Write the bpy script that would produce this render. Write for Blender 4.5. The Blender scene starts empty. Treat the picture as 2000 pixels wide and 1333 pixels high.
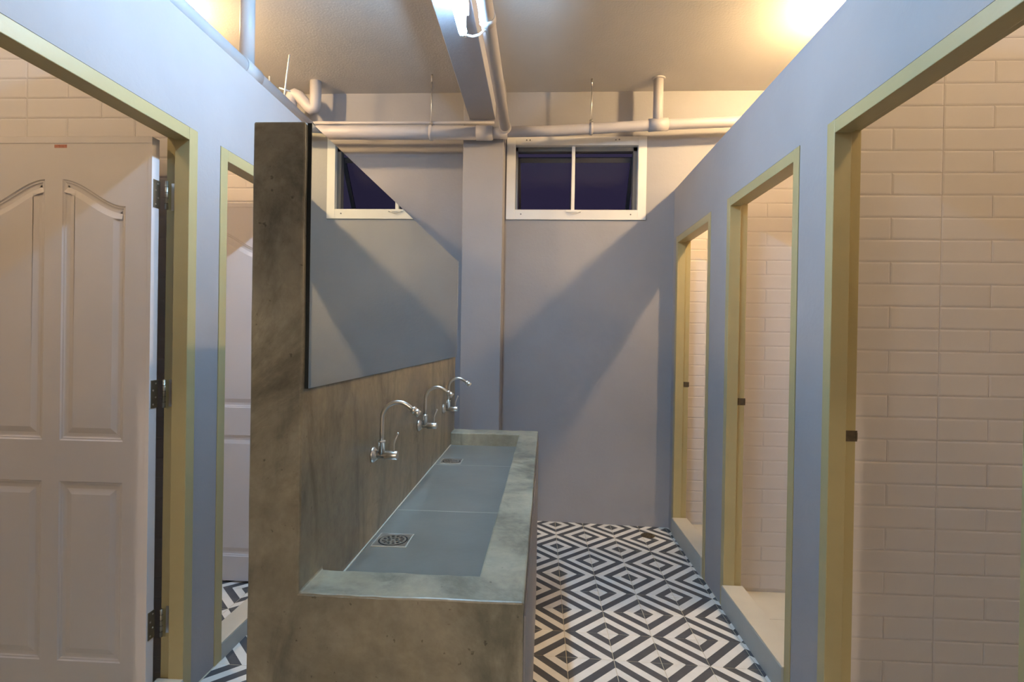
import bpy, bmesh, math, random
from mathutils import Vector, Matrix
from mathutils.geometry import tessellate_polygon
random.seed(7)
SC = bpy.context.scene
COL = SC.collection
PI = math.pi

# ------------------------------------------------------------------ camera
cam_d = bpy.data.cameras.new('camera')
cam = bpy.data.objects.new('camera', cam_d)
COL.objects.link(cam)
cam_d.sensor_width = 36.0
cam_d.sensor_fit = 'HORIZONTAL'
cam_d.lens = 36.0 * 1033.25 / 2000.0
cam_d.clip_start = 0.02
YAW, PITCH, ROLL = 0.0524, -0.0051, 0.0163
_r0 = Vector((math.cos(YAW), math.sin(YAW), 0)); _f0 = Vector((-math.sin(YAW), math.cos(YAW), 0)); _z = Vector((0, 0, 1))
_fw = _f0 * math.cos(PITCH) + _z * math.sin(PITCH)
_up = -_f0 * math.sin(PITCH) + _z * math.cos(PITCH)
_R = _r0 * math.cos(ROLL) + _up * math.sin(ROLL)
_U = -_r0 * math.sin(ROLL) + _up * math.cos(ROLL)
M = Matrix((_R, _U, -_fw)).transposed().to_4x4()
M.translation = Vector((0, 0, 1.346))
cam.matrix_world = M
SC.camera = cam

# ------------------------------------------------------------------ world (night outside) and exposure
w = bpy.data.worlds.new('night'); SC.world = w; w.use_nodes = True
w.node_tree.nodes['Background'].inputs[0].default_value = (0.030, 0.024, 0.052, 1)
w.node_tree.nodes['Background'].inputs[1].default_value = 1.0
SC.view_settings.view_transform = 'Standard'
SC.view_settings.look = 'None'
SC.view_settings.gamma = 1.0
SC.view_settings.use_curve_mapping = False
SC.view_settings.exposure = 0.12
COOL = (0.42, 0.71, 1.0); COOL_P = 185.0          # fluorescent tube
WARM = (1.0, 0.67, 0.32); WARM_P = 1500.0         # round lamps above the stalls, far pair
WARM_N = 420.0                                    # near pair
FILL = (1.0, 0.82, 0.62); FILL_P = 560.0         # added lamp behind the camera, warms the sink front
SC.cycles.caustics_reflective = True
SC.cycles.caustics_refractive = False
SC.cycles.blur_glossy = 0.0
SC.cycles.sample_clamp_indirect = 15.0
SC.cycles.max_bounces = 7
SC.cycles.diffuse_bounces = 4
SC.cycles.glossy_bounces = 3
SC.cycles.transmission_bounces = 4
SC.cycles.use_light_tree = False
SC.cycles.use_adaptive_sampling = True
SC.cycles.adaptive_threshold = 0.02
SC.cycles.adaptive_min_samples = 24
SC.cycles.use_denoising = True

# ------------------------------------------------------------------ materials
def nt(name):
    m = bpy.data.materials.new(name); m.use_nodes = True
    t = m.node_tree; b = t.nodes['Principled BSDF']
    return m, t, b
def N(t, kind, **k):
    n = t.nodes.new(kind)
    for a, v in k.items():
        if a.startswith('i_'): n.inputs[int(a[2:])].default_value = v
        else: setattr(n, a, v)
    return n
def L(t, a, b): t.links.new(a, b)
def ramp(t, fac, stops):
    r = t.nodes.new('ShaderNodeValToRGB'); L(t, fac, r.inputs[0])
    e = r.color_ramp.elements
    e[0].position, e[0].color = stops[0][0], (*stops[0][1], 1)
    e[1].position, e[1].color = stops[-1][0], (*stops[-1][1], 1)
    for p, c in stops[1:-1]:
        n = e.new(p); n.color = (*c, 1)
    return r.outputs[0]
def coords(t, scale=(1, 1, 1), kind='Object'):
    tc = t.nodes.new('ShaderNodeTexCoord'); mp = t.nodes.new('ShaderNodeMapping')
    mp.inputs['Scale'].default_value = scale
    L(t, tc.outputs[kind], mp.inputs[0]); return mp.outputs[0]
def noise(t, vec, scale, detail=4, rough=0.55):
    n = t.nodes.new('ShaderNodeTexNoise'); L(t, vec, n.inputs['Vector'])
    n.inputs['Scale'].default_value = scale; n.inputs['Detail'].default_value = detail; n.inputs['Roughness'].default_value = rough
    return n.outputs[0]
def bump(t, b, h, strength, dist=0.01):
    n = t.nodes.new('ShaderNodeBump'); n.inputs['Strength'].default_value = strength; n.inputs['Distance'].default_value = dist
    L(t, h, n.inputs['Height']); L(t, n.outputs[0], b.inputs['Normal'])
def plain(name, col, rough=0.5, metal=0.0, var=0.06, nscale=6, bmp=0.0, bscale=60):
    m, t, b = nt(name)
    v = coords(t)
    f = noise(t, v, nscale)
    c0 = tuple(x * (1 - var) for x in col); c1 = tuple(min(1, x * (1 + var)) for x in col)
    L(t, ramp(t, f, [(0.3, c0), (0.7, c1)]), b.inputs['Base Color'])
    b.inputs['Roughness'].default_value = rough; b.inputs['Metallic'].default_value = metal
    if bmp: bump(t, b, noise(t, v, bscale, 3), bmp)
    return m
def concrete():
    m, t, b = nt('polished_concrete')
    v = coords(t); vs = coords(t, (1.0, 1.0, 0.28))
    def dn(vec, sc, det, ro, dist):
        n = t.nodes.new('ShaderNodeTexNoise'); L(t, vec, n.inputs['Vector'])
        n.inputs['Scale'].default_value = sc; n.inputs['Detail'].default_value = det; n.inputs['Roughness'].default_value = ro; n.inputs['Distortion'].default_value = dist
        return n.outputs[0]
    def mult(a_, b_, f_):
        mx = N(t, 'ShaderNodeMix', data_type='RGBA', blend_type='MULTIPLY'); mx.inputs[0].default_value = f_
        L(t, a_, mx.inputs[6]); L(t, b_, mx.inputs[7]); return mx.outputs[2]
    a = dn(v, 2.6, 10, 0.66, 0.9); s = dn(vs, 5.5, 8, 0.66, 0.5); st = dn(v, 1.9, 9, 0.72, 1.4); fine = dn(v, 38, 6, 0.65, 0.2); spot = dn(v, 75, 3, 0.5, 0.0)
    c = ramp(t, a, [(0.32, (0.235, 0.212, 0.160)), (0.50, (0.370, 0.335, 0.255)), (0.70, (0.490, 0.450, 0.345))])
    c = mult(c, ramp(t, s, [(0.36, (0.38, 0.41, 0.40)), (0.49, (0.95, 0.94, 0.91)), (0.66, (1.16, 1.12, 1.00))]), 0.75)
    c = mult(c, ramp(t, st, [(0.34, (0.38, 0.37, 0.34)), (0.45, (0.92, 0.91, 0.90)), (0.60, (1.0, 1.0, 1.0))]), 0.8)
    c = mult(c, ramp(t, fine, [(0.32, (0.78, 0.78, 0.78)), (0.62, (1.08, 1.08, 1.08))]), 0.6)
    c = mult(c, ramp(t, spot, [(0.24, (0.35, 0.33, 0.30)), (0.30, (1.0, 1.0, 1.0))]), 0.8)
    L(t, c, b.inputs['Base Color'])
    L(t, ramp(t, a, [(0.3, (0.28, 0.28, 0.28)), (0.7, (0.46, 0.46, 0.46))]), b.inputs['Roughness'])
    bump(t, b, fine, 0.15, 0.004)
    return m
def floor_tile():
    # each tile's own frame: corner (-.1,-.1) is the dark one, bands run along the diagonal
    m, t, b = nt('patterned_cement_tile')
    tc = t.nodes.new('ShaderNodeTexCoord'); sp = t.nodes.new('ShaderNodeSeparateXYZ'); L(t, tc.outputs['Object'], sp.inputs[0])
    ad = N(t, 'ShaderNodeMath', operation='ADD'); L(t, sp.outputs[0], ad.inputs[0]); L(t, sp.outputs[1], ad.inputs[1])
    a2 = N(t, 'ShaderNodeMath', operation='ADD', i_1=0.2); L(t, ad.outputs[0], a2.inputs[0])
    m1 = N(t, 'ShaderNodeMath', operation='MULTIPLY', i_1=10.0); L(t, a2.outputs[0], m1.inputs[0])   # 8 bands over 0.4 m: /0.05/2
    fr = N(t, 'ShaderNodeMath', operation='FRACT'); L(t, m1.outputs[0], fr.inputs[0])
    gt = N(t, 'ShaderNodeMath', operation='GREATER_THAN', i_1=0.5); L(t, fr.outputs[0], gt.inputs[0])
    f = noise(t, tc.outputs['Object'], 14, 5)
    dk = ramp(t, f, [(0.3, (0.058, 0.062, 0.075)), (0.7, (0.088, 0.092, 0.105))])
    lt = ramp(t, f, [(0.3, (0.70, 0.69, 0.67)), (0.7, (0.80, 0.79, 0.77))])
    mx = N(t, 'ShaderNodeMix', data_type='RGBA'); L(t, gt.outputs[0], mx.inputs[0]); L(t, dk, mx.inputs[6]); L(t, lt, mx.inputs[7])
    L(t, mx.outputs[2], b.inputs['Base Color']); b.inputs['Roughness'].default_value = 0.42
    return m
def brick_far():
    m, t, b = nt('plain_brick_tile_wall')
    v = coords(t); br = t.nodes.new('ShaderNodeTexBrick')
    rot = t.nodes.new('ShaderNodeCombineXYZ'); sp = t.nodes.new('ShaderNodeSeparateXYZ'); L(t, v, sp.inputs[0])
    L(t, sp.outputs[1], rot.inputs[0]); L(t, sp.outputs[2], rot.inputs[1]); L(t, rot.outputs[0], br.inputs['Vector'])
    br.inputs['Color1'].default_value = (0.70, 0.66, 0.61, 1); br.inputs['Color2'].default_value = (0.68, 0.64, 0.59, 1)
    br.inputs['Mortar'].default_value = (0.6, 0.56, 0.5, 1); br.inputs['Scale'].default_value = 1.0
    br.inputs['Brick Width'].default_value = 0.3; br.inputs['Row Height'].default_value = 0.076; br.inputs['Mortar Size'].default_value = 0.002
    L(t, br.outputs[0], b.inputs['Base Color']); b.inputs['Roughness'].default_value = 0.25
    return m
def glass():
    m, t, b = nt('window_glass')
    b.inputs['Base Color'].default_value = (0.72, 0.70, 0.80, 1); b.inputs['Roughness'].default_value = 0.22
    b.inputs['Transmission Weight'].default_value = 1.0; b.inputs['IOR'].default_value = 1.45
    return m
def emit(name, col, s):
    m, t, b = nt(name)
    b.inputs['Base Color'].default_value = (0.9, 0.9, 0.9, 1)
    b.inputs['Emission Color'].default_value = (*col, 1); b.inputs['Emission Strength'].default_value = s
    return m
def mirror_mat():
    m, t, b = nt('mirror_silver')
    b.inputs['Base Color'].default_value = (0.74, 0.80, 0.77, 1); b.inputs['Metallic'].default_value = 1.0; b.inputs['Roughness'].default_value = 0.0
    return m
MT = dict(
    wall=plain('lilac_wall_paint', (0.330, 0.325, 0.350), 0.62, var=0.05, nscale=2.2, bmp=0.10, bscale=45),
    ceil=plain('ceiling_paint', (0.52, 0.50, 0.49), 0.75, var=0.05, nscale=1.6, bmp=0.14, bscale=80),
    beam=plain('beam_paint', (0.40, 0.40, 0.45), 0.7, var=0.04, nscale=3, bmp=0.1),
    frame=plain('olive_frame_paint', (0.42, 0.355, 0.185), 0.38, var=0.04, nscale=5, bmp=0.04),
    door=plain('white_door_skin', (0.70, 0.67, 0.705), 0.34, var=0.02, nscale=3),
    concrete=concrete(), tile=floor_tile(), brickfar=brick_far(),
    grout=plain('cream_grout', (0.56, 0.51, 0.40), 0.8, var=0.12, nscale=20),
    brick=plain('white_glazed_brick_tile', (0.70, 0.665, 0.675), 0.22, var=0.02, nscale=4),
    brickgrout=plain('white_tile_grout', (0.70, 0.665, 0.655), 0.7, var=0.05),
    cream=plain('cream_floor_tile', (0.55, 0.52, 0.45), 0.32, var=0.06, nscale=5),
    basin=plain('grey_basin_tile', (0.185, 0.18, 0.16), 0.34, var=0.08, nscale=9, bmp=0.03),
    steel=plain('brushed_steel', (0.76, 0.73, 0.69), 0.30, 1.0, var=0.04, nscale=30),
    hinge=plain('dull_hinge_metal', (0.30, 0.28, 0.24), 0.42, 1.0, var=0.08, nscale=30),
    curb=plain('grey_curb_paint', (0.40, 0.42, 0.42), 0.5, var=0.05),
    dark=plain('dark_hollow', (0.012, 0.011, 0.010), 0.8, var=0.1),
    pipe=plain('painted_pipe', (0.46, 0.44, 0.46), 0.42, var=0.04, nscale=6),
    white=plain('white_window_frame', (0.78, 0.76, 0.74), 0.35, var=0.03, nscale=6),
    alu=plain('grey_aluminium', (0.17, 0.17, 0.18), 0.4, 0.3, var=0.05),
    sash=plain('dark_grey_sash', (0.07, 0.07, 0.085), 0.4, 0.2, var=0.05),
    black=plain('black_metal', (0.02, 0.02, 0.02), 0.4, 0.5),
    red=plain('red_sticker', (0.42, 0.17, 0.13), 0.5, var=0.25, nscale=160),
    mirror=mirror_mat(), mirrorback=plain('mirror_edge', (0.02, 0.025, 0.025), 0.25),
    glass=glass(), rust=plain('brown_stained_metal', (0.10, 0.075, 0.045), 0.6, 0.3, var=0.4, nscale=40),
    silicone=plain('pale_sealant', (0.50, 0.47, 0.40), 0.5),
    batten=plain('white_lamp_housing', (0.80, 0.82, 0.84), 0.4, var=0.02),
    cool=emit('cool_tube_light', COOL, COOL_P), warm=emit('warm_globe_light', WARM, WARM_P), warmleft=emit('warm_left_globe_light', WARM, WARM_P * 0.55), warmnear=emit('warm_dim_globe_light', WARM, WARM_N), fill=emit('added_fill_light', FILL, FILL_P),
)

# ------------------------------------------------------------------ mesh helpers
class MB:
    def __init__(s): s.v = []; s.f = []; s.smooth = []
    def add(s, vs, fs, sm=False):
        o = len(s.v); s.v += [tuple(v) for v in vs]; s.f += [tuple(i + o for i in f) for f in fs]; s.smooth += [sm] * len(fs); return s
    def box(s, x0, x1, y0, y1, z0, z1):
        vs = [(x, y, z) for z in (z0, z1) for y in (y0, y1) for x in (x0, x1)]
        return s.add(vs, [(0, 2, 3, 1), (4, 5, 7, 6), (0, 1, 5, 4), (2, 6, 7, 3), (0, 4, 6, 2), (1, 3, 7, 5)])
    def lathe(s, p0, axis, prof, n=20, caps=True):
        p0 = Vector(p0); ax = Vector(axis).normalized(); u = ax.orthogonal().normalized(); w_ = ax.cross(u)
        vs = []
        for d, r in prof:
            for i in range(n):
                a = 2 * PI * i / n
                vs.append(p0 + ax * d + (u * math.cos(a) + w_ * math.sin(a)) * r)
        fs = []
        for k in range(len(prof) - 1):
            for i in range(n):
                j = (i + 1) % n; fs.append((k * n + i, k * n + j, (k + 1) * n + j, (k + 1) * n + i))
        s.add(vs, fs, True)
        if caps:
            o = len(s.v) - len(vs)
            s.f.append(tuple(o + i for i in reversed(range(n)))); s.smooth.append(False)
            k = (len(prof) - 1) * n; s.f.append(tuple(o + k + i for i in range(n))); s.smooth.append(False)
        return s
    def cyl(s, p0, p1, r, n=16):
        p0 = Vector(p0); p1 = Vector(p1); d = p1 - p0
        return s.lathe(p0, d, [(0, r), (d.length, r)], n)
    def tube(s, pts, r, n=14):
        pts = [Vector(p) for p in pts]; rs = r if isinstance(r, (list, tuple)) else [r] * len(pts)
        T = []
        for i in range(len(pts)):
            a = pts[max(0, i - 1)]; b = pts[min(len(pts) - 1, i + 1)]; T.append((b - a).normalized())
        u = T[0].orthogonal().normalized(); vs = []
        for i, p in enumerate(pts):
            u = (u - T[i] * u.dot(T[i])).normalized(); w_ = T[i].cross(u)
            for k in range(n):
                a = 2 * PI * k / n; vs.append(p + (u * math.cos(a) + w_ * math.sin(a)) * rs[i])
        fs = []
        for i in range(len(pts) - 1):
            for k in range(n):
                j = (k + 1) % n; fs.append((i * n + k, i * n + j, (i + 1) * n + j, (i + 1) * n + k))
        s.add(vs, fs, True); o = len(s.v) - len(vs)
        s.f.append(tuple(o + i for i in reversed(range(n)))); s.smooth.append(False)
        k = (len(pts) - 1) * n; s.f.append(tuple(o + k + i for i in range(n))); s.smooth.append(False)
        return s
    def sphere(s, c, r, n=16, m=10):
        prof = [(-r * math.cos(PI * i / m), max(1e-4, r * math.sin(PI * i / m))) for i in range(m + 1)]
        return s.lathe(c, (0, 0, 1), prof, n)
    def mesh(s, name, mat):
        me = bpy.data.meshes.new(name); me.from_pydata(s.v, [], s.f); me.update()
        me.polygons.foreach_set('use_smooth', s.smooth)
        if mat: me.materials.append(MT[mat] if isinstance(mat, str) else mat)
        return me
    def build(s, name, mat, parent=None, bevel=0.0, seg=2, loc=(0, 0, 0)):
        o = bpy.data.objects.new(name, s.mesh(name, mat)); COL.objects.link(o); o.location = loc
        if parent: o.parent = parent
        if bevel:
            b = o.modifiers.new('bevel', 'BEVEL'); b.width = bevel; b.segments = seg; b.limit_method = 'ANGLE'; b.angle_limit = math.radians(40)
        return o
def box(*a): return MB().box(*a)
def tag(o, label, cat, group=None, kind=None):
    o['label'] = label; o['category'] = cat
    if group: o['group'] = group
    if kind: o['kind'] = kind
    return o
def empty(name, loc=(0, 0, 0)):
    o = bpy.data.objects.new(name, None); COL.objects.link(o); o.location = loc; o.empty_display_size = 0.05
    return o
def link(name, me, parent, loc=(0, 0, 0), rz=0.0):
    o = bpy.data.objects.new(name, me); COL.objects.link(o); o.parent = parent; o.location = loc
    if rz: o.rotation_euler = (0, 0, rz)
    return o
def arc(c, r, a0, a1, n, ax=(1, 0, 0), az=(0, 0, 1)):
    c = Vector(c); ax = Vector(ax); az = Vector(az)
    return [c + ax * (r * math.cos(a0 + (a1 - a0) * i / n)) + az * (r * math.sin(a0 + (a1 - a0) * i / n)) for i in range(n + 1)]

# ------------------------------------------------------------------ key dimensions (metres)
XR, XL = 0.962, -1.27            # faces of the stall fronts
TW = 0.088                       # thickness of the stall fronts
ZTR, ZTL = 2.447, 2.47           # tops of the stall fronts
YB = 3.91                        # back wall
YF = -1.7                        # wall behind the camera
XRO, XLO = 2.15, -2.75            # outer walls
ZC = 3.163                       # ceiling
ZH = 2.088                       # top of door frames
SLOPE = 0.0195                   # floor falls to the right
def fz(x): return 0.001 - SLOPE * x

# ------------------------------------------------------------------ floor with patterned tiles
fl = box(XLO, XRO, YF, YB + 0.2, -0.2, -0.0015).build('floor', 'grout')
fl.rotation_euler = (0, math.atan(SLOPE), 0); fl.location = (0, 0, 0.001)
tag(fl, 'black and white diamond patterned tile floor of the washroom', 'floor', kind='structure')
TX, TY, TS = 0.135, 2.2464, 0.2
_tiles = {}
def tile_mesh(a0, a1, b0, b1):
    k = tuple(round(q, 4) for q in (a0, a1, b0, b1))
    if k not in _tiles:
        g, e, t = 0.0012, 0.0014, 0.0
        m = MB(); a0, a1, b0, b1 = a0 + g, a1 - g, b0 + g, b1 - g
        vs = [(a0, b0, -0.01), (a1, b0, -0.01), (a1, b1, -0.01), (a0, b1, -0.01),
              (a0, b0, -0.0012), (a1, b0, -0.0012), (a1, b1, -0.0012), (a0, b1, -0.0012),
              (a0 + e, b0 + e, t), (a1 - e, b0 + e, t), (a1 - e, b1 - e, t), (a0 + e, b1 - e, t)]
        fs = [(8, 9, 10, 11)]
        for i in range(4):
            j = (i + 1) % 4; fs += [(i, j, j + 4, i + 4), (i + 4, j + 4, j + 8, i + 8)]
        _tiles[k] = m.add(vs, fs).mesh('floor_tile', 'tile')
    return _tiles[k]
def lay_tiles(parent, x0, x1, y0, y1, skip=None):
    i0, i1 = math.floor((x0 - TX) / TS), math.ceil((x1 - TX) / TS)
    j0, j1 = math.floor((y0 - TY) / TS), math.ceil((y1 - TY) / TS)
    for i in range(i0, i1):
        for j in range(j0, j1):
            ax0, ax1 = max(x0, TX + i * TS), min(x1, TX + (i + 1) * TS)
            ay0, ay1 = max(y0, TY + j * TS), min(y1, TY + (j + 1) * TS)
            if ax1 - ax0 < 0.006 or ay1 - ay0 < 0.006: continue
            if skip and skip(ax0, ax1, ay0, ay1): continue
            cx, cy = TX + (i + 0.5) * TS, TY + (j + 0.5) * TS
            l = [(ax0 - cx), (ax1 - cx), (ay0 - cy), (ay1 - cy)]
            q = {(0, 0): 0, (1, 0): 1, (1, 1): 2, (0, 1): 3}[(i % 2, j % 2)]
            for _ in range(q):                       # turn the cut into the tile's own frame
                l = [l[2], l[3], -l[1], -l[0]]
            link('floor_tile', tile_mesh(*l), parent, (cx, cy, random.uniform(-0.0004, 0.0004)), q * PI / 2)
SX0, SX1, SY0, SY1 = -0.5365, -0.03, 0.955, 2.725
lay_tiles(fl, XL + 0.002, XR - 0.002, 0.05, YB - 0.002, lambda a, b, c, d: a > SX0 and b < SX1 and c > SY0 and d < SY1)
sf = box(XL - TW - 0.9, XL - TW, 2.02, 2.86, -0.05, -0.0015).build('floor', 'grout')
sf.rotation_euler = (0, math.atan(SLOPE), 0); sf.location = (0, 0, 0.0035)
tag(sf, 'patterned tile floor inside the left stall with half-hidden white door', 'floor', kind='structure')
lay_tiles(sf, XL - TW - 0.9, XL - TW, 2.02, 2.86)

# ------------------------------------------------------------------ ceiling, beam, walls
tag(box(XLO, XRO, YF, YB + 0.2, ZC, ZC + 0.12).build('ceiling', 'ceil'), 'painted concrete ceiling above the washroom', 'ceiling', kind='structure')
BZ = 2.876
tag(box(-0.518, -0.335, YF, 3.70, BZ, ZC).build('ceiling_beam', 'beam', bevel=0.004), 'grey ceiling beam running from above the camera to the pillar', 'beam', kind='structure')
WX0, WX1, WZ0, WZ1 = -0.245, 0.735, 2.245, 2.812
wb = MB()
wb.box(XLO, WX0, YB, YB + 0.16, -0.2, ZC).box(WX1, XRO, YB, YB + 0.16, -0.2, ZC)
wb.box(WX0, WX1, YB, YB + 0.16, -0.2, WZ0).box(WX0, WX1, YB, YB + 0.16, WZ1, ZC)
wback = tag(wb.build('wall_back', 'wall'), 'lilac painted back wall with the high window', 'wall', kind='structure')
tag(box(-0.560, -0.275, 3.70, YB + 0.01, -0.1, ZC).build('pillar', 'wall', bevel=0.006), 'square lilac pillar against the back wall left of the window', 'pillar', kind='structure')
tag(MB().box(XLO, -0.75, YF - 0.1, YF, -0.2, ZC).box(0.75, XRO, YF - 0.1, YF, -0.2, ZC).box(-0.75, 0.75, YF - 0.1, YF, 2.25, ZC).build('wall_front', 'wall'), 'lilac wall with an added doorway behind the camera', 'wall', kind='structure')  # doorway is added; its head height sets the shade edge on the sink front
# unseen corridor, added with its doorway to bring warm light to the sink front
tag(box(-1.6, 1.6, -6.0, YF - 0.1, -0.2, 0.0).build('floor', 'cream'), 'pale floor of the added corridor behind the camera', 'floor', kind='structure')
tag(MB().box(-1.7, -1.6, -6.0, YF - 0.1, -0.2, ZC).box(1.6, 1.7, -6.0, YF - 0.1, -0.2, ZC).box(-1.7, 1.7, -6.1, -6.0, -0.2, ZC).build('wall_added_corridor', 'wall'), 'lilac walls of the added corridor behind the camera', 'wall', kind='structure')
tag(box(-1.7, 1.7, -6.1, YF - 0.1, ZC, ZC + 0.1).build('ceiling', 'ceil'), 'ceiling of the added corridor behind the camera', 'ceiling', kind='structure')
wro = tag(box(XRO, XRO + 0.1, YF, YB + 0.16, -0.2, ZC).build('wall_right_outer', 'brickfar'), 'white tiled outer wall at the back of right stalls', 'wall', kind='structure')
wlo = tag(box(XLO - 0.1, XLO, YF, YB + 0.16, -0.2, ZC).build('wall_left_outer', 'brickfar'), 'white tiled outer wall at the back of left stalls', 'wall', kind='structure')
def stall_front(name, x0, x1, top, doors, label):
    m = MB(); y = YF
    for a, b in doors:
        m.box(x0, x1, y, a, -0.15, top); m.box(x0, x1, a, b, ZH, top); y = b
    m.box(x0, x1, y, YB, -0.15, top)
    return tag(m.build(name, 'wall'), label, 'wall', kind='structure')
RD = [(1.052, 1.848), (2.038, 2.806), (3.066, 3.83)]
LD = [(1.085, 1.888), (2.026, 2.80)]
stall_front('wall_right', XR, XR + TW, ZTR, RD, 'lilac stall front wall with three open doorways on the right')
stall_front('wall_left', XL - TW, XL, ZTL, LD, 'lilac stall front wall with white doors on the left')
# dividing walls with glazed brick tiles
def divider(name, x0, x1, y0, y1, top, label):
    return tag(box(x0, x1, y0, y1, -0.15, top).build(name, 'brickgrout'), label, 'wall', kind='structure')
PITCH_Z = 0.076
_bricks = {}
def brick_mesh(wd, ht):
    k = (round(wd, 4), round(ht, 4))
    if k not in _bricks:
        g, e, d, d2 = 0.0006, 0.0060, 0.0014, 0.0026
        m = MB(); a, b = wd / 2 - g, ht / 2 - g
        lo = [(-a, 0.001, -b), (a, 0.001, -b), (a, 0.001, b), (-a, 0.001, b)]
        mid = [(x, -d, z) for x, _, z in lo]
        a2, b2 = max(a - e, 0.001), max(b - e, 0.001)
        hi = [(-a2, -d2, -b2), (a2, -d2, -b2), (a2, -d2, b2), (-a2, -d2, b2)]
        fs = [(8, 9, 10, 11)]
        for i in range(4):
            j = (i + 1) % 4; fs += [(i, j, j + 4, i + 4), (i + 4, j + 4, j + 8, i + 8)]
        _bricks[k] = m.add(lo + mid + hi, fs).mesh('wall_tile', 'brick')
    return _bricks[k]
def bricks(parent, x0, x1, yf, z0, z1, xj, zj=0.032):
    r = math.floor((z0 - zj) / PITCH_Z)
    while zj + r * PITCH_Z < z1:
        za, zb = max(z0, zj + r * PITCH_Z), min(z1, zj + (r + 1) * PITCH_Z)
        k = math.floor((x0 - xj) / 0.6)
        while xj + 0.6 * k < x1:
            bx = xj + 0.6 * k
            cuts = [0, 0.3, 0.6] if (r + k) % 2 == 0 else [0, 0.165, 0.435, 0.6]
            for c0, c1 in zip(cuts, cuts[1:]):
                a, b = max(x0, bx + c0), min(x1, bx + c1)
                if b - a > 0.012 and zb - za > 0.012:
                    link('wall_tile', brick_mesh(b - a, zb - za), parent, ((a + b) / 2, yf, (za + zb) / 2))
            k += 1
        r += 1
d1 = divider('wall_right_divider', XR + TW, XRO, 1.876, 1.99, ZTR, 'white brick-tiled dividing wall behind the nearest right doorway')
bricks(d1, XR + TW, XRO, 1.876, 0.025, ZTR, 1.357)
d2 = divider('wall_right_divider', XR + TW, XRO, 2.876, 2.99, ZTR, 'white brick-tiled dividing wall behind the middle right doorway')
bricks(d2, XR + TW, XRO - 0.35, 2.876, 0.025, ZTR, 1.357)
d3 = divider('wall_right_divider', XR + TW, XRO, YB - 0.02, YB, ZTR, 'white brick-tiled end wall behind the farthest right doorway')
bricks(d3, XR + TW, XRO - 0.35, YB - 0.02, 0.025, ZTR, 1.357)
d4 = divider('wall_left_divider', XLO, XL - TW, 1.935, 2.01, ZTL, 'white brick-tiled dividing wall behind the nearest left door')
bricks(d4, XLO, XL - TW, 1.935, 0.05, ZTL, -1.98)
d5 = divider('wall_left_divider', XLO, XL - TW, 2.876, 2.96, ZTL, 'white brick-tiled dividing wall behind the half-hidden left door')
bricks(d5, XLO + 0.1, XL - TW, 2.876, 0.05, ZTL, -1.95)
# pale floors of the right stalls
def stall_floor(y0, y1, label):
    z = 0.020
    o = tag(box(XR + TW, XRO, y0, y1, -0.14, z - 0.002).build('floor', 'brickgrout'), label, 'floor', kind='structure')
    y = y0
    while y < y1 - 0.01:
        ye = min(y + 0.3, y1)
        for a, b in ((XR + TW, 1.47), (1.47, 1.77), (1.77, 2.07), (2.07, XRO)):
            box(a + 0.001, b - 0.001, y + 0.001, ye - 0.001, z - 0.008, z).build('floor_tile', 'cream', o)
        y = ye
stall_floor(1.0, 1.874, 'pale tiled shower floor behind the nearest right doorway')
stall_floor(1.99, 2.872, 'pale tiled shower floor behind the middle right doorway')
stall_floor(2.99, YB - 0.022, 'pale tiled shower floor behind the farthest right doorway')

# ------------------------------------------------------------------ doorways
FW = 0.046
def door_frame(name, side, y0, y1, label, strike=True, far_rebate=True):
    """side +1: right wall (room side faces -X); -1: left wall."""
    xf = (XR - 0.003) if side > 0 else (XL + 0.003)
    s = side
    ZH = 2.0865; y0 += 0.0018; y1 -= 0.0018        # thin open joint to the plaster
    zb = 0.0
    root = tag(empty(name, (xf, (y0 + y1) / 2, 0)), label, 'door frame', kind='structure')
    def bx(m, d0, d1, ya, yb, za, zb_):
        xa, xb = sorted((s * d0, s * d1)); yc = (y0 + y1) / 2
        m.box(xa, xb, ya - yc, yb - yc, za, zb_)
    base = fz(xf) - 0.01
    for ya, sg in ((y0, 1), (y1, -1)):
        m = MB(); a, b = sorted((ya, ya + sg * FW)); bx(m, 0, 0.056, a, b, base, ZH)
        a, b = sorted((ya, ya + sg * (FW - 0.013))); bx(m, 0.056, TW + 0.006, a, b, base, ZH)
        m.build('jamb', 'frame', root, 0.002)
    m = MB(); bx(m, 0.0005, 0.0555, y0 + FW, y1 - FW, ZH - FW, ZH - 0.0005); bx(m, 0.0555, TW + 0.0055, y0 + FW - 0.013, y1 - FW + 0.013, ZH - FW + 0.013, ZH - 0.0005)
    m.build('head', 'frame', root, 0.002)
    if strike:
        yc = (y0 + y1) / 2; yy = y1 - (FW - 0.013) - yc
        pl = MB(); xa, xb = sorted((s * 0.060, s * (TW + 0.010))); pl.box(xa, xb, yy - 0.003, yy + 0.001, 1.022, 1.058)
        xa, xb = sorted((s * (TW + 0.004), s * (TW + 0.010))); pl.box(xa, xb, yy - 0.0045, yy - 0.002, 1.028, 1.052)
        pl.build('strike_plate', 'rust', root, 0.001)
    return root
door_frame('door_1', 1, *RD[0], 'olive door frame of the nearest right doorway')
door_frame('door_2', 1, *RD[1], 'olive door frame of the middle right doorway')
door_frame('door_3', 1, *RD[2], 'olive door frame of the right doorway nearest the back wall')
dl1 = door_frame('door_4', -1, *LD[0], 'olive door frame with open white panelled door at the left edge', strike=False)
dl2 = door_frame('door_5', -1, *LD[1], 'olive door frame with open white door half hidden behind the concrete wall', strike=False)
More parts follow.
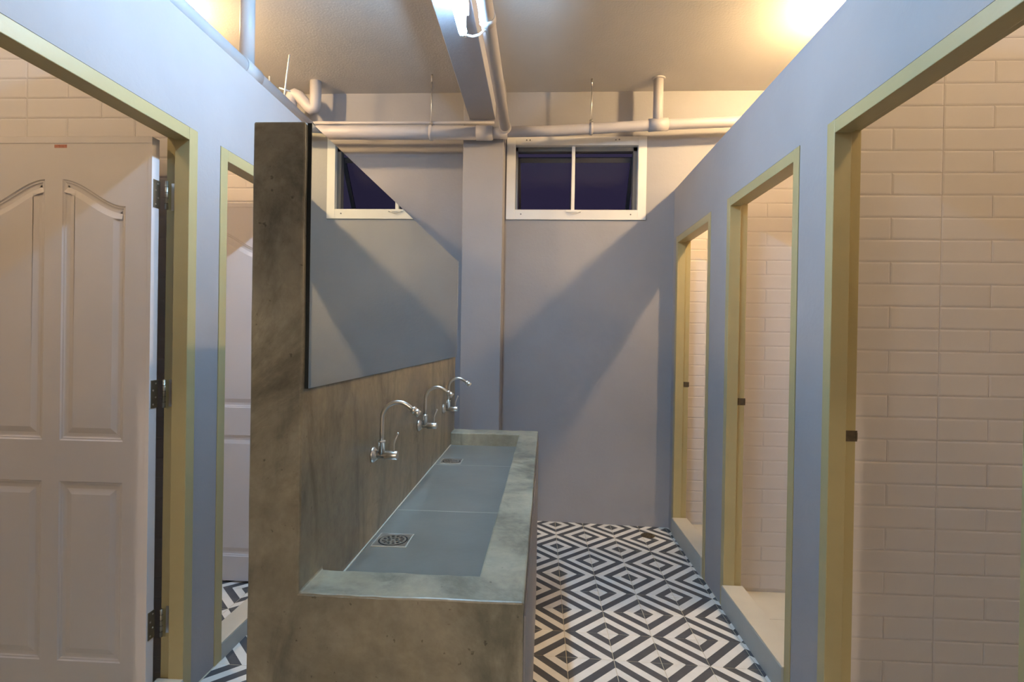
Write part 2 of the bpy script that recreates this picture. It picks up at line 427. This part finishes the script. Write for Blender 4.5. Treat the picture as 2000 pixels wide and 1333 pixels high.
# curbs
def curb(name, side, y0, y1, label):
    if side > 0: xa, xb, zt = XR - 0.012, XR + TW + 0.006, 0.092
    else: xa, xb, zt = XL - TW - 0.004, XL + 0.006, 0.088
    o = tag(box(xa, xb, y0 + 0.001, y1 - 0.001, -0.06, zt).build(name, 'curb'), label, 'curb', kind='structure')
    if side > 0: box(xa + 0.002, xb, y0 + 0.001, y1 - 0.001, zt, zt + 0.006).build('curb_top', 'cream', o, 0.0015)
    else: box(xa, xb - 0.002, y0 + 0.001, y1 - 0.001, zt, zt + 0.006).build('curb_top', 'cream', o, 0.0015)
curb('trim_1', 1, RD[0][0] + FW, RD[0][1] - FW, 'low curb with cream top across the nearest right doorway')
curb('trim_2', 1, RD[1][0] + FW, RD[1][1] - FW, 'low curb with cream top across the middle right doorway')
curb('trim_3', 1, RD[2][0] + FW, RD[2][1] - FW, 'low curb with cream top across the farthest right doorway')
curb('trim_4', -1, LD[0][0] + FW, LD[0][1] - FW, 'low curb with cream top below the door at left edge')
curb('trim_5', -1, LD[1][0] + FW, LD[1][1] - FW, 'low curb with cream top at the half-hidden left doorway')

# ------------------------------------------------------------------ panelled door leaf
def offset_poly(P, d):
    n = len(P); out = []
    for i in range(n):
        a, b, c = Vector(P[i - 1]), Vector(P[i]), Vector(P[(i + 1) % n])
        e1 = (b - a).normalized(); e2 = (c - b).normalized()
        n1 = Vector((-e1.y, e1.x)); n2 = Vector((-e2.y, e2.x))
        m = (n1 + n2); k = d / max(0.35, (1 + n1.dot(n2)))
        out.append(tuple(b + m * k))
    return out
PROF = [(0, 0), (0.004, 0.0028), (0.009, 0.0034), (0.012, 0.0055), (0.016, 0.0062), (0.026, 0.0062), (0.046, 0.0012)]
def door_leaf(parent, xe, yf, zb=0.045, zt=2.033, W=0.723, T=0.035):
    """leaf standing open at right angles to the stall front; hinge edge at xe, face at yf; coordinates (u along -X, z)."""
    px, py, _ = parent.location
    def arch(u0, u1, z0, zin, zout, flip):
        pts = [(u0, z0), (u1, z0)]
        n = 22
        for i in range(n + 1):
            t = i / n                                       # from u1 side to u0 side
            hgt = zout + (zin - zout) * (0.5 - 0.5 * math.cos(PI * min(1, max(0, (t - 0.02) / 1.0)))) ** 0.92
            pts.append((u1 + (u0 - u1) * t, hgt))
        if flip: pts = [(W - u, z) for u, z in reversed(pts)]
        return pts
    uo, ui = 0.095, 0.329                                   # outer and inner panel edge from the hinge edge
    # u runs from hinge edge; in x that is xe - u, so mirror to keep the outlines counter-clockwise when seen from the camera
    # base outline: u1 = low (outer) side of the arch
    def rect(u0, u1, z0, z1): return [(u0, z0), (u1, z0), (u1, z1), (u0, z1)]
    a = [(W - u, z) for u, z in arch(W - ui, W - uo, 0.958, 1.884, 1.789, False)]   # hinge-side upper
    a = list(reversed(a))
    b = [(W - u, z) for u, z in a]; b = list(reversed(b))
    c = rect(uo, ui, 0.173, 0.813); d = rect(W - ui, W - uo, 0.173, 0.813)
    def ccw(P):
        s = sum(P[i - 1][0] * P[i][1] - P[i][0] * P[i - 1][1] for i in range(len(P)))
        return P if s > 0 else list(reversed(P))
    panels = [ccw(q) for q in (a, b, c, d)]
    bm = bmesh.new()
    def ring(P, y):
        vs = [bm.verts.new((-u, y, z)) for u, z in P]
        return [bm.edges.new((vs[i - 1], vs[i])) for i in range(len(vs))]
    outer = [(0, zb), (W, zb), (W, zt), (0, zt)]
    ed = ring(outer, 0.0)
    for q in panels: ed += ring(q, 0.0)
    bmesh.ops.triangle_fill(bm, use_beauty=True, use_dissolve=False, edges=ed, normal=(0, -1, 0))
    ov = [v for v in bm.verts if any(abs(v.co.x + u) < 1e-6 and abs(v.co.z - z) < 1e-6 for u, z in outer)]
    ov.sort(key=lambda v: [i for i, (u, z) in enumerate(outer) if abs(v.co.x + u) < 1e-6 and abs(v.co.z - z) < 1e-6][0])
    bk = [bm.verts.new((v.co.x, T, v.co.z)) for v in ov]
    for i in range(4):
        j = (i + 1) % 4; bm.faces.new((ov[i], ov[j], bk[j], bk[i]))
    bm.faces.new(list(reversed(bk)))
    bmesh.ops.recalc_face_normals(bm, faces=bm.faces[:])
    me = bpy.data.meshes.new('door_leaf'); bm.to_mesh(me); bm.free(); me.materials.append(MT['door'])
    leaf = link('door_leaf', me, parent, (xe - px, yf - py, 0))
    leaf['label'] = 'white moulded four-panel door leaf'
    for q in panels:
        m = MB(); n = len(q); loops = [(offset_poly(q, dd), dep) for dd, dep in PROF]
        vs = [(-u, dep, z) for P, dep in loops for u, z in P]
        fs = [(k * n + i, k * n + (i + 1) % n, (k + 1) * n + (i + 1) % n, (k + 1) * n + i) for k in range(len(loops) - 1) for i in range(n)]
        k0 = (len(loops) - 1) * n
        fs += [tuple(k0 + i for i in tri) for tri in tessellate_polygon([[Vector((u, z, 0)) for u, z in loops[-1][0]]])]
        m.add(vs, fs); o = m.build('panel', 'door', leaf)
        bm = bmesh.new(); bm.from_mesh(o.data); bmesh.ops.recalc_face_normals(bm, faces=bm.faces[:])
        if sum(f.normal.y * f.calc_area() for f in bm.faces) > 0: bmesh.ops.reverse_faces(bm, faces=bm.faces[:])
        bm.to_mesh(o.data); bm.free()
    box(-W, 0.0005, -0.0016, 0.001, zt - 0.022, zt + 0.0005).build('edge_strip', 'door', leaf, 0.0006)
    box(-0.014, 0.0007, -0.0015, 0.001, zb, zt - 0.022).build('edge_strip', 'door', leaf, 0.0006)
    return leaf
def hinge(parent, xk, yk, z, leaf_x, leaf_y, y_jamb):
    px, py, _ = parent.location
    H2 = 0.050
    k = MB().cyl((xk - px, yk - py, z - H2), (xk - px, yk - py, z + H2), 0.0055, 12)
    h = k.build('hinge', 'hinge', parent)
    for q in range(1, 5):
        MB().cyl((xk - px, yk - py, z - H2 + q * 0.02 - 0.0006), (xk - px, yk - py, z - H2 + q * 0.02 + 0.0006), 0.006, 12).build('knuckle_gap', 'dark', h)
    # plate on the door edge (lies in the Y direction) and plate on the jamb (lies in the X direction)
    box(leaf_x - px - 0.0005, leaf_x - px + 0.002, leaf_y - py, yk - py, z - H2 + 0.001, z + H2 - 0.001).build('leaf_plate', 'hinge', h)
    box(xk - px, xk - px + 0.034, y_jamb - py - 0.0025, y_jamb - py + 0.0005, z - H2 + 0.001, z + H2 - 0.001).build('jamb_plate', 'steel', h)
    for i in range(4):
        zz = z - 0.037 + i * 0.0247
        MB().cyl((leaf_x - px + 0.002, (leaf_y + yk) / 2 - py + (0.006 if i % 2 else -0.006), zz), (leaf_x - px + 0.0032, (leaf_y + yk) / 2 - py + (0.006 if i % 2 else -0.006), zz), 0.0033, 8).build('screw', 'steel', h)
        MB().cyl((xk - px + (0.020 if i % 2 else 0.027), y_jamb - py - 0.0024, zz), (xk - px + (0.020 if i % 2 else 0.027), y_jamb - py - 0.0036, zz), 0.0033, 8).build('screw', 'dark', h)
leaf1 = door_leaf(dl1, -1.368, 1.790)
st = box(-0.360, -0.314, -0.0008, 0.0006, 1.995, 2.006).build('sticker', 'red', leaf1); st['label'] = 'small red sticker at top of door'
for z in (1.838, 1.127, 0.302): hinge(dl1, -1.342, 1.828, z, -1.368, 1.796, LD[0][1] - FW + 0.013)
leaf2 = door_leaf(dl2, -1.368, 2.700)
for z in (1.838, 1.127, 0.302): hinge(dl2, -1.342, 2.740, z, -1.368, 2.706, LD[1][1] - FW + 0.013)

# ------------------------------------------------------------------ concrete trough sink with screen wall
sink = tag(empty('concrete_sink', (-0.28, 1.84, 0)), 'long trough sink and tall mirror wall cast in brown polished concrete', 'sink')
sx, sy = -0.28, 1.84
def sl(v): return (v[0] - sx, v[1] - sy, v[2])
x0, xm, zs, zr, zb = -0.5365, -0.438, 1.7405, 0.867, 0.803
Y0, Y1, Ya, Yb = 0.956, 2.745, 1.060, 2.628
XN, XF = -0.021, -0.001                     # right edge near / far
an, af = -0.113, -0.094                     # inner basin edge near / far
zg = fz(-0.3) - 0.03
V = [(x0, Y0, zg), (XN, Y0, zg), (XN, Y0, zr), (xm, Y0, zr), (xm, Y0, zs), (x0, Y0, zs),          # 0-5 front
     (x0, Y1, zg), (XF, Y1, zg), (XF, Y1, zr), (xm, Y1, zr), (xm, Y1, zs), (x0, Y1, zs),          # 6-11 back
     (xm, Ya, zr), (an, Ya - 0.003, zr), (af, Yb, zr), (xm, Yb, zr),                              # 12-15 basin top
     (xm, Ya, zb), (an, Ya - 0.003, zb), (af, Yb, zb), (xm, Yb, zb)]                              # 16-19 basin bottom
F = [(0, 1, 2, 3, 4, 5), (11, 10, 9, 8, 7, 6), (0, 5, 11, 6), (5, 4, 10, 11), (1, 7, 8, 2), (0, 6, 7, 1),
     (3, 12, 16, 19, 15, 9, 10, 4), (2, 13, 12, 3), (2, 8, 14, 13), (8, 9, 15, 14),
     (12, 13, 17, 16), (13, 14, 18, 17), (14, 15, 19, 18), (16, 17, 18, 19)]
bm = bmesh.new(); bv = [bm.verts.new(sl(v)) for v in V]
for f in F: bm.faces.new([bv[i] for i in f])
bmesh.ops.recalc_face_normals(bm, faces=bm.faces[:])
# hand-trowelled edges: cut the long edges and let them wander by a few millimetres
long_e = [e for e in bm.edges if e.calc_length() > 0.3]
r_ = bmesh.ops.subdivide_edges(bm, edges=long_e, cuts=14, use_grid_fill=False)
rng = random.Random(3)
for g in r_['geom_inner']:
    if isinstance(g, bmesh.types.BMVert):
        g.co += Vector((rng.uniform(-1, 1), rng.uniform(-1, 1), rng.uniform(-1, 1))) * 0.0011
me = bpy.data.meshes.new('concrete_body'); bm.to_mesh(me); bm.free(); me.materials.append(MT['concrete'])
body = link('concrete_body', me, sink)
bv_ = body.modifiers.new('bevel', 'BEVEL'); bv_.width = 0.004; bv_.segments = 2; bv_.limit_method = 'ANGLE'; bv_.angle_limit = math.radians(50)
# painted side below the rim
m = MB(); t = 0.004
m.add([sl(v) for v in [(XN + 0.0005, Y0 + 0.012, zg), (XF + 0.0005, Y1, zg), (XF + 0.0005, Y1, zr - 0.03), (XN + 0.0005, Y0 + 0.012, zr - 0.03),
                       (XN + t, Y0 + 0.012, zg), (XF + t, Y1, zg), (XF + t, Y1, zr - 0.03), (XN + t, Y0 + 0.012, zr - 0.03)]],
      [(0, 3, 2, 1), (4, 5, 6, 7), (0, 1, 5, 4), (3, 7, 6, 2), (0, 4, 7, 3), (1, 2, 6, 5)])
o = m.build('side_panel', 'wall', sink); o['label'] = 'lilac painted side of the sink'
ys = [Ya + 0.001, 1.622, 2.216, Yb - 0.001]
def xi(y): return an + (af - an) * (y - Ya) / (Yb - Ya)
for a, b in zip(ys, ys[1:]):
    g = 0.0015; z1 = zb + 0.004
    q = [(xm + 0.004, a + g), (xi(a) - 0.001, a + g), (xi(b) - 0.001, b - g), (xm + 0.004, b - g)]
    MB().add([sl((x, y, zb)) for x, y in q] + [sl((x, y, z1)) for x, y in q],
             [(3, 2, 1, 0), (4, 5, 6, 7), (0, 1, 5, 4), (1, 2, 6, 5), (2, 3, 7, 6), (3, 0, 4, 7)]).build('basin_tile', 'basin', sink)
for a, b in ((1.622, 1.622), (2.216, 2.216)):
    m = MB(); m.box(xm + 0.004 - sx, xi(a) - 0.001 - sx, a - 0.0015 - sy, b + 0.0015 - sy, zb, zb + 0.0042); m.build('grout_line', 'silicone', sink)
box(xm - 0.001 - sx, xm + 0.004 - sx, Ya - sy, Yb - sy, zb, zb + 0.006).build('sealant_line', 'silicone', sink)

# mirror
mir = box(xm, xm + 0.0075, 0.966, 2.745, 1.2455, 1.741).build('mirror', 'mirrorback')
tag(mir, 'long frameless mirror on the concrete wall above the taps', 'mirror')
box(xm + 0.0076, xm + 0.0082, 0.9665, 2.7445, 1.246, 1.7405).build('mirror_glass', 'mirror', mir)

# taps
def tap(y, z, label):
    o = tag(empty('wall_tap', (xm, y, z)), label, 'tap', group='taps over the trough sink')
    MB().lathe((0, 0, 0), (1, 0, 0), [(0, 0.021), (0.004, 0.021), (0.008, 0.017), (0.014, 0.012)], 24).build('flange', 'steel', o)
    MB().lathe((0.010, 0, 0), (1, 0, 0), [(0, 0.0085), (0.022, 0.0085), (0.024, 0.0115), (0.056, 0.0115), (0.058, 0.0105)], 20).build('valve_body', 'steel', o)
    MB().lathe((0.025, 0, 0), (0, 0, 1), [(0, 0.0085), (0.034, 0.0085), (0.035, 0.0098), (0.039, 0.0098), (0.040, 0.0065)], 16).build('collar', 'steel', o)
    pts = [(0.025, 0, 0.036), (0.025, 0, 0.06), (0.025, 0, 0.085)]
    pts += arc((0.068, 0, 0.098), 0.043, PI, 0.30 * PI, 14)
    e = pts[-1]; dr = Vector((math.sin(0.30 * PI), 0, -math.cos(0.30 * PI)))
    pts += [e + dr * 0.008, e + dr * 0.018]
    MB().tube(pts, 0.0058, 14).build('spout', 'steel', o)
    MB().lathe(e + dr * 0.014, dr, [(0, 0.0075), (0.002, 0.0095), (0.010, 0.0095), (0.0105, 0.0088), (0.012, 0.0088), (0.0125, 0.0095), (0.024, 0.0095), (0.025, 0.008)], 18).build('nozzle', 'steel', o)
    lv = MB().tube([(0.058, 0, 0.009), (0.058, 0, 0.030), (0.061, 0, 0.040), (0.068, 0, 0.058)], 0.0022, 8).build('lever', 'steel', o)
    MB().sphere((0.068, 0, 0.058), 0.0035, 10, 6).build('lever_tip', 'steel', lv)
tap(1.379, 1.031, 'steel gooseneck wall tap nearest the front of the sink')
tap(1.912, 1.022, 'steel gooseneck wall tap, middle of the three')
tap(2.404, 1.018, 'steel gooseneck wall tap closest to the pillar')

# sink drains
def grate(parent, r, mat, n=12):
    def sector(m, r0, r1, a0, a1, z0, z1, k=2):
        vs = []; fs = []
        for i in range(k + 1):
            a = a0 + (a1 - a0) * i / k; c, s = math.cos(a), math.sin(a)
            vs += [(r0 * c, r0 * s, z1), (r1 * c, r1 * s, z1), (r0 * c, r0 * s, z0), (r1 * c, r1 * s, z0)]
        for i in range(k):
            q = 4 * i; fs += [(q, q + 1, q + 5, q + 4), (q + 1, q + 3, q + 7, q + 5), (q, q + 4, q + 6, q + 2)]
        fs += [(0, 2, 3, 1), (4 * k, 4 * k + 1, 4 * k + 3, 4 * k + 2)]
        m.add(vs, fs)
    m = MB(); sector(m, r * 0.84, r, 0, 2 * PI, 0, 0.002, 36); sector(m, r * 0.44, r * 0.54, 0, 2 * PI, 0, 0.002, 30)
    sector(m, 0.0005, r * 0.20, 0, 2 * PI, 0, 0.002, 18)
    for i in range(n):
        a = 2 * PI * i / n; sector(m, r * 0.53, r * 0.85, a - 0.10, a + 0.10, 0, 0.0019)
    for i in range(6):
        a = 2 * PI * i / 6 + 0.2; sector(m, r * 0.19, r * 0.45, a - 0.20, a + 0.20, 0, 0.0019)
    return m.build('grate', mat, parent)
def drain(x, y, z, h, label):
    o = tag(empty('sink_drain', (x, y, z)), label, 'drain', group='drains in the trough sink')
    r = h * 0.90; m = MB(); n = 40; vs = []; fs = []
    for i in range(n):
        a = 2 * PI * i / n; c, s = math.cos(a), math.sin(a); k = h / max(abs(c), abs(s))
        vs += [(k * c, k * s, 0.0005), (k * c, k * s, 0.0022), (r * c, r * s, 0.0012), (r * c, r * s, -0.002)]
    for i in range(n):
        q, p = 4 * i, 4 * ((i + 1) % n); fs += [(q, p, p + 1, q + 1), (q + 1, p + 1, p + 2, q + 2), (q + 2, p + 2, p + 3, q + 3)]
    m.add(vs, fs); m.build('plate', 'steel', o)
    m = MB(); mm = h + 0.003
    m.box(-mm, mm, -mm, -h, 0, 0.0014).box(-mm, mm, h, mm, 0, 0.0014).box(-mm, -h, -h, h, 0, 0.0014).box(h, mm, -h, h, 0, 0.0014)
    m.build('sealant_edge', 'silicone', o)
    MB().lathe((0, 0, 0.0001), (0, 0, 1), [(0, r), (0.0003, r)], 30).build('drain_well', 'dark', o)
    grate(o, h * 0.80, 'steel')
drain(-0.378, 1.376, 0.8072, 0.043, 'square steel drain grate in the sink, nearest the front')
drain(-0.374, 2.277, 0.8072, 0.043, 'square steel drain grate at the far end of the sink')
fd = tag(empty('floor_drain', (0.773, 3.722, fz(0.773) + 0.0012)), 'small round brown floor drain in the back right corner', 'drain')
MB().lathe((0, 0, 0), (0, 0, 1), [(0, 0.048), (0.003, 0.046), (0.0035, 0.040)], 28).build('rim', 'rust', fd)
g = grate(fd, 0.039, 'rust', 10); g.location = (0, 0, 0.0035)

# ------------------------------------------------------------------ window
win = tag(empty('window_1', (0.245, YB, 2.53)), 'white framed two-light window high on the back wall, opened outward', 'window', kind='structure')
wx, wz = 0.245, 2.53
def wl(x0, x1, y0, y1, z0, z1): return box(x0 - wx, x1 - wx, y0 - YB, y1 - YB, z0 - wz, z1 - wz)
FX0, FX1, FZ0, FZ1 = -0.265, 0.756, 2.223, 2.832
IX0, IX1, IZ0, IZ1 = -0.200, 0.695, 2.296, 2.768
ya, yb = YB - 0.012, YB + 0.05
wl(FX0, IX0, ya, yb, FZ0, FZ1).build('frame_bar', 'white', win, 0.002)
wl(IX1, FX1, ya, yb, FZ0, FZ1).build('frame_bar', 'white', win, 0.002)
wl(IX0, IX1, ya + 0.0005, yb, FZ0, IZ0).build('frame_bar', 'white', win, 0.002)
wl(IX0, IX1, ya + 0.0005, yb, IZ1, FZ1).build('frame_bar', 'white', win, 0.002)
for a in ((IX0, IX0 + 0.016, IZ0, IZ1), (IX1 - 0.030, IX1, IZ0, IZ1), (IX0, IX1, IZ1 - 0.030, IZ1), (IX0, IX1, IZ0, IZ0 + 0.006)):
    wl(a[0], a[1], YB + 0.03, YB + 0.09, a[2], a[3]).build('inner_frame', 'alu', win, 0.001)
wl(0.214, 0.238, YB + 0.005, YB + 0.04, IZ0, IZ1).build('mullion', 'white', win, 0.002)
wl(0.206, 0.212, YB + 0.03, YB + 0.045, 2.31, 2.44).build('stay_handle', 'black', win, 0.001)
lt = MB().box(0.175 - wx, 0.285 - wx, -0.020, -0.010, 2.276 - wz, 2.290 - wz).build('latch', 'white', win, 0.003)
MB().tube([(0.19 - wx, -0.018, 2.278 - wz), (0.215 - wx, -0.026, 2.268 - wz), (0.245 - wx, -0.026, 2.268 - wz), (0.270 - wx, -0.018, 2.278 - wz)], 0.003, 8).build('latch_grip', 'white', lt)
for x, z in ((-0.155, 2.262), (0.645, 2.262), (-0.12, 2.806), (-0.095, 2.806), (0.53, 2.806), (0.555, 2.808)):
    MB().cyl((x - wx, -0.0125, z - wz), (x - wx, -0.0145, z - wz), 0.0055, 10).build('screw', 'alu', win)
sash = empty('sash', (0, 0.10, 2.715 - wz)); sash.parent = win; sash.rotation_euler = (math.radians(36), 0, 0)
S0, S1, SH = -0.188 - wx, 0.688 - wx, 0.50
for a in ((S0, S0 + 0.02, -SH, 0), (S1 - 0.028, S1, -SH, 0), (S0, S1, -0.035, 0), (S0, S1, -SH, -SH + 0.035)):
    box(a[0], a[1], -0.014, 0.014, a[2], a[3]).build('sash_bar', 'sash', sash, 0.001)
box(S0 + 0.015, S1 - 0.02, -0.002, 0.002, -SH + 0.03, -0.03).build('glass_pane', 'glass', sash)

# ------------------------------------------------------------------ pipes under the ceiling
def pipe(name, pts, r, label, group=None):
    return tag(MB().tube(pts, r, 20).build(name, 'pipe'), label, 'pipe', group)
def sleeve(parent, p0, p1, r, name='coupling'):
    return MB().cyl(p0, p1, r, 20).build(name, 'pipe', parent)
PY = 3.635
p = pipe('drain_pipe', [(-2.2, PY, 2.770), (-1.2, PY, 2.763), (-0.345, PY, 2.757)], 0.046, 'thick drain pipe in front of the pillar left of the window')
sleeve(p, (-0.46, PY, 2.758), (-0.352, PY, 2.757), 0.0495)
sleeve(p, (-0.352, PY, 2.757), (-0.245, PY, 2.752), 0.036, 'reducer')
pipe('water_pipe', [(-2.2, PY + 0.02, 2.842), (-0.90, PY + 0.02, 2.838), (-0.34, PY + 0.02, 2.836)], 0.011, 'thin pipe just above the thick drain pipe on the left')
k = 3.62 / 3.353
ypx, ypz = -0.240 * k, 1.346 + (2.68 - 1.346) * k
yp = pipe('drain_pipe', [(ypx + 0.01, YF + 0.02, ypz), (ypx, 2.0, ypz), (ypx, 3.62, ypz - 0.005)], 0.034, 'drain pipe running beside the ceiling beam towards the window')
sleeve(yp, (ypx, 2.35, ypz), (ypx, 2.40, ypz), 0.038)
sleeve(yp, (ypx, 3.58, ypz - 0.005), (ypx, 3.66, ypz - 0.005), 0.040, 'elbow')
rp = pipe('drain_pipe', [(ypx + 0.005, 3.64, ypz - 0.02), (0.05, 3.70, 2.795), (0.40, 3.72, 2.82), (0.793, 3.72, 2.842), (1.35, 3.72, 2.864), (2.1, 3.72, 2.89)], 0.036, 'drain pipe above the window rising to the right')
sleeve(rp, (0.73, 3.72, 2.839), (0.86, 3.72, 2.846), 0.043, 'tee_joint')
MB().cyl((0.792, 3.72, 2.85), (0.792, 3.72, ZC), 0.034, 20).build('riser', 'pipe', rp)
MB().cyl((0.792, 3.72, ZC - 0.01), (0.792, 3.72, ZC + 0.001), 0.046, 20).build('ceiling_collar', 'pipe', rp)
def hanger(x, y, z, r, label, rz=ZC):
    o = tag(empty('pipe_hanger', (x, y, z)), label, 'hanger', group='rods that hang the pipes')
    MB().cyl((0, 0, r + 0.01), (0, 0, rz - z), 0.004, 8).build('rod', 'steel', o)
    MB().cyl((0, 0, rz - z - 0.05), (0, 0, rz - z), 0.007, 8).build('anchor', 'steel', o)
    MB().cyl((0, 0, r + 0.012), (0, 0, r + 0.024), 0.012, 6).build('nut', 'steel', o)
    MB().lathe((-0.010, 0, 0), (1, 0, 0), [(0, r + 0.002), (0, r + 0.005), (0.02, r + 0.005), (0.02, r + 0.002)], 24, caps=False).build('clamp', 'pipe', o)
hanger(-0.775, PY, 2.760, 0.048, 'hanger rod and clamp on the thick drain pipe left of the beam')
hanger(0.333, 3.717, 2.816, 0.037, 'hanger rod and clamp on the drain pipe above the window')
# pipes over the left stalls
lp = pipe('drain_pipe', [(-1.40, YF + 0.02, 2.582), (-1.40, 2.0, 2.585), (-1.40, 3.1, 2.585)], 0.042, 'drain pipe lying along the top of the left stall front')
MB().cyl((-1.40, 2.43, 2.60), (-1.40, 2.43, ZC), 0.033, 20).build('riser', 'pipe', lp)
sleeve(lp, (-1.40, 2.37, 2.585), (-1.40, 2.50, 2.585), 0.047, 'tee_joint')
zy = 3.72
zp = [(-1.817, zy, 2.60), (-1.817, zy, 2.97), (-1.816, zy, 3.03), (-1.805, zy, 3.065), (-1.785, zy, 3.075), (-1.755, zy, 3.062), (-1.685, zy, 2.985), (-1.660, zy, 2.965), (-1.643, zy, 2.972), (-1.634, zy, 3.0), (-1.633, zy, ZC)]
z_ = pipe('offset_pipe', zp, 0.040, 'kinked vent pipe over the far end of the left stalls')
sleeve(z_, (-1.817, zy, 2.985), (-1.817, zy, 3.02), 0.044)
o = tag(empty('pipe_hanger', (-1.683, 3.36, 2.85)), 'slanting hanger rod beside the kinked vent pipe', 'hanger', group='rods that hang the pipes')
MB().tube([(-0.004, 0, 0), (0.010, 0, 0.15), (0.030, 0, ZC - 2.85)], 0.005, 8).build('rod', 'batten', o)
MB().tube([(-0.035, 0.0, 0.10), (0.03, 0.02, 0.085)], 0.005, 8).build('clamp', 'batten', o)
o = tag(empty('pipe_hanger', (-1.93, 3.635, 2.80)), 'short hanger rod leftmost above the left stall front', 'hanger', group='rods that hang the pipes')
MB().cyl((0, 0, 0), (0, 0, ZC - 2.80), 0.005, 8).build('rod', 'batten', o)
MB().cyl((0, 0, 0.02), (0, 0, 0.04), 0.012, 8).build('nut', 'batten', o)

# ------------------------------------------------------------------ fluorescent lamp under the beam
LX, LZ, LY0, LY1 = -0.372, 2.735, 1.20, 2.40
lamp = tag(empty('fluorescent_lamp', (LX, (LY0 + LY1) / 2, BZ)), 'bright cool fluorescent tube lamp under the ceiling beam', 'lamp')
lyc = (LY0 + LY1) / 2
m = MB(); m.box(-0.026, 0.026, LY0 - 0.02 - lyc, LY1 + 0.010 - lyc, -0.060, 0.0); m.build('housing', 'batten', lamp, 0.004)
for y in (LY0 - 0.012, LY1 - 0.010):
    box(-0.014, 0.014, y - lyc, y + 0.022 - lyc, LZ - BZ - 0.018, -0.05).build('tube_holder', 'batten', lamp, 0.003)
MB().cyl((0, LY0 + 0.01 - lyc, LZ - BZ), (0, LY1 - 0.01 - lyc, LZ - BZ), 0.019, 14).build('tube', 'cool', lamp)
e = Vector((0, LY1 + 0.012 - lyc, LZ - BZ + 0.01))
MB().tube([e, e + Vector((0.012, 0.010, -0.008)), e + Vector((0.040, 0.016, -0.012)), e + Vector((0.072, 0.012, -0.006)), e + Vector((0.098, 0.004, 0.012)), (ypx - 0.0365 - LX, LY1 + 0.005 - lyc, ypz - BZ - 0.005)], 0.0055, 10).build('cord', 'batten', lamp)

# ------------------------------------------------------------------ warm round lamps over the stalls
def globe(x, y, label, mat='warm', r=0.045):
    o = tag(empty('ceiling_lamp', (x, y, ZC)), label, 'lamp', group='warm lamps above the stalls')
    MB().lathe((0, 0, 0), (0, 0, -1), [(0, 0.075), (0.02, 0.072), (0.035, 0.03), (0.045, 0.028)], 20).build('lamp_base', 'batten', o)
    MB().sphere((0, 0, -0.043 - r), r, 12, 8).build('globe', mat, o)
globe(1.66, 2.86, 'warm globe lamp above the right stalls near the back wall')
globe(1.66, 0.60, 'warm globe lamp above the right stalls near the camera', 'warmnear')
globe(-2.15, 2.75, 'warm globe lamp above the left stalls near the back wall', 'warmleft')
globe(-2.15, 0.60, 'warm globe lamp above the left stalls near the camera', 'warmnear')
globe(-0.1, -4.3, 'added warm globe lamp on the unseen corridor ceiling behind the camera', 'fill', 0.10)  # added source, shines through the doorway onto the sink front
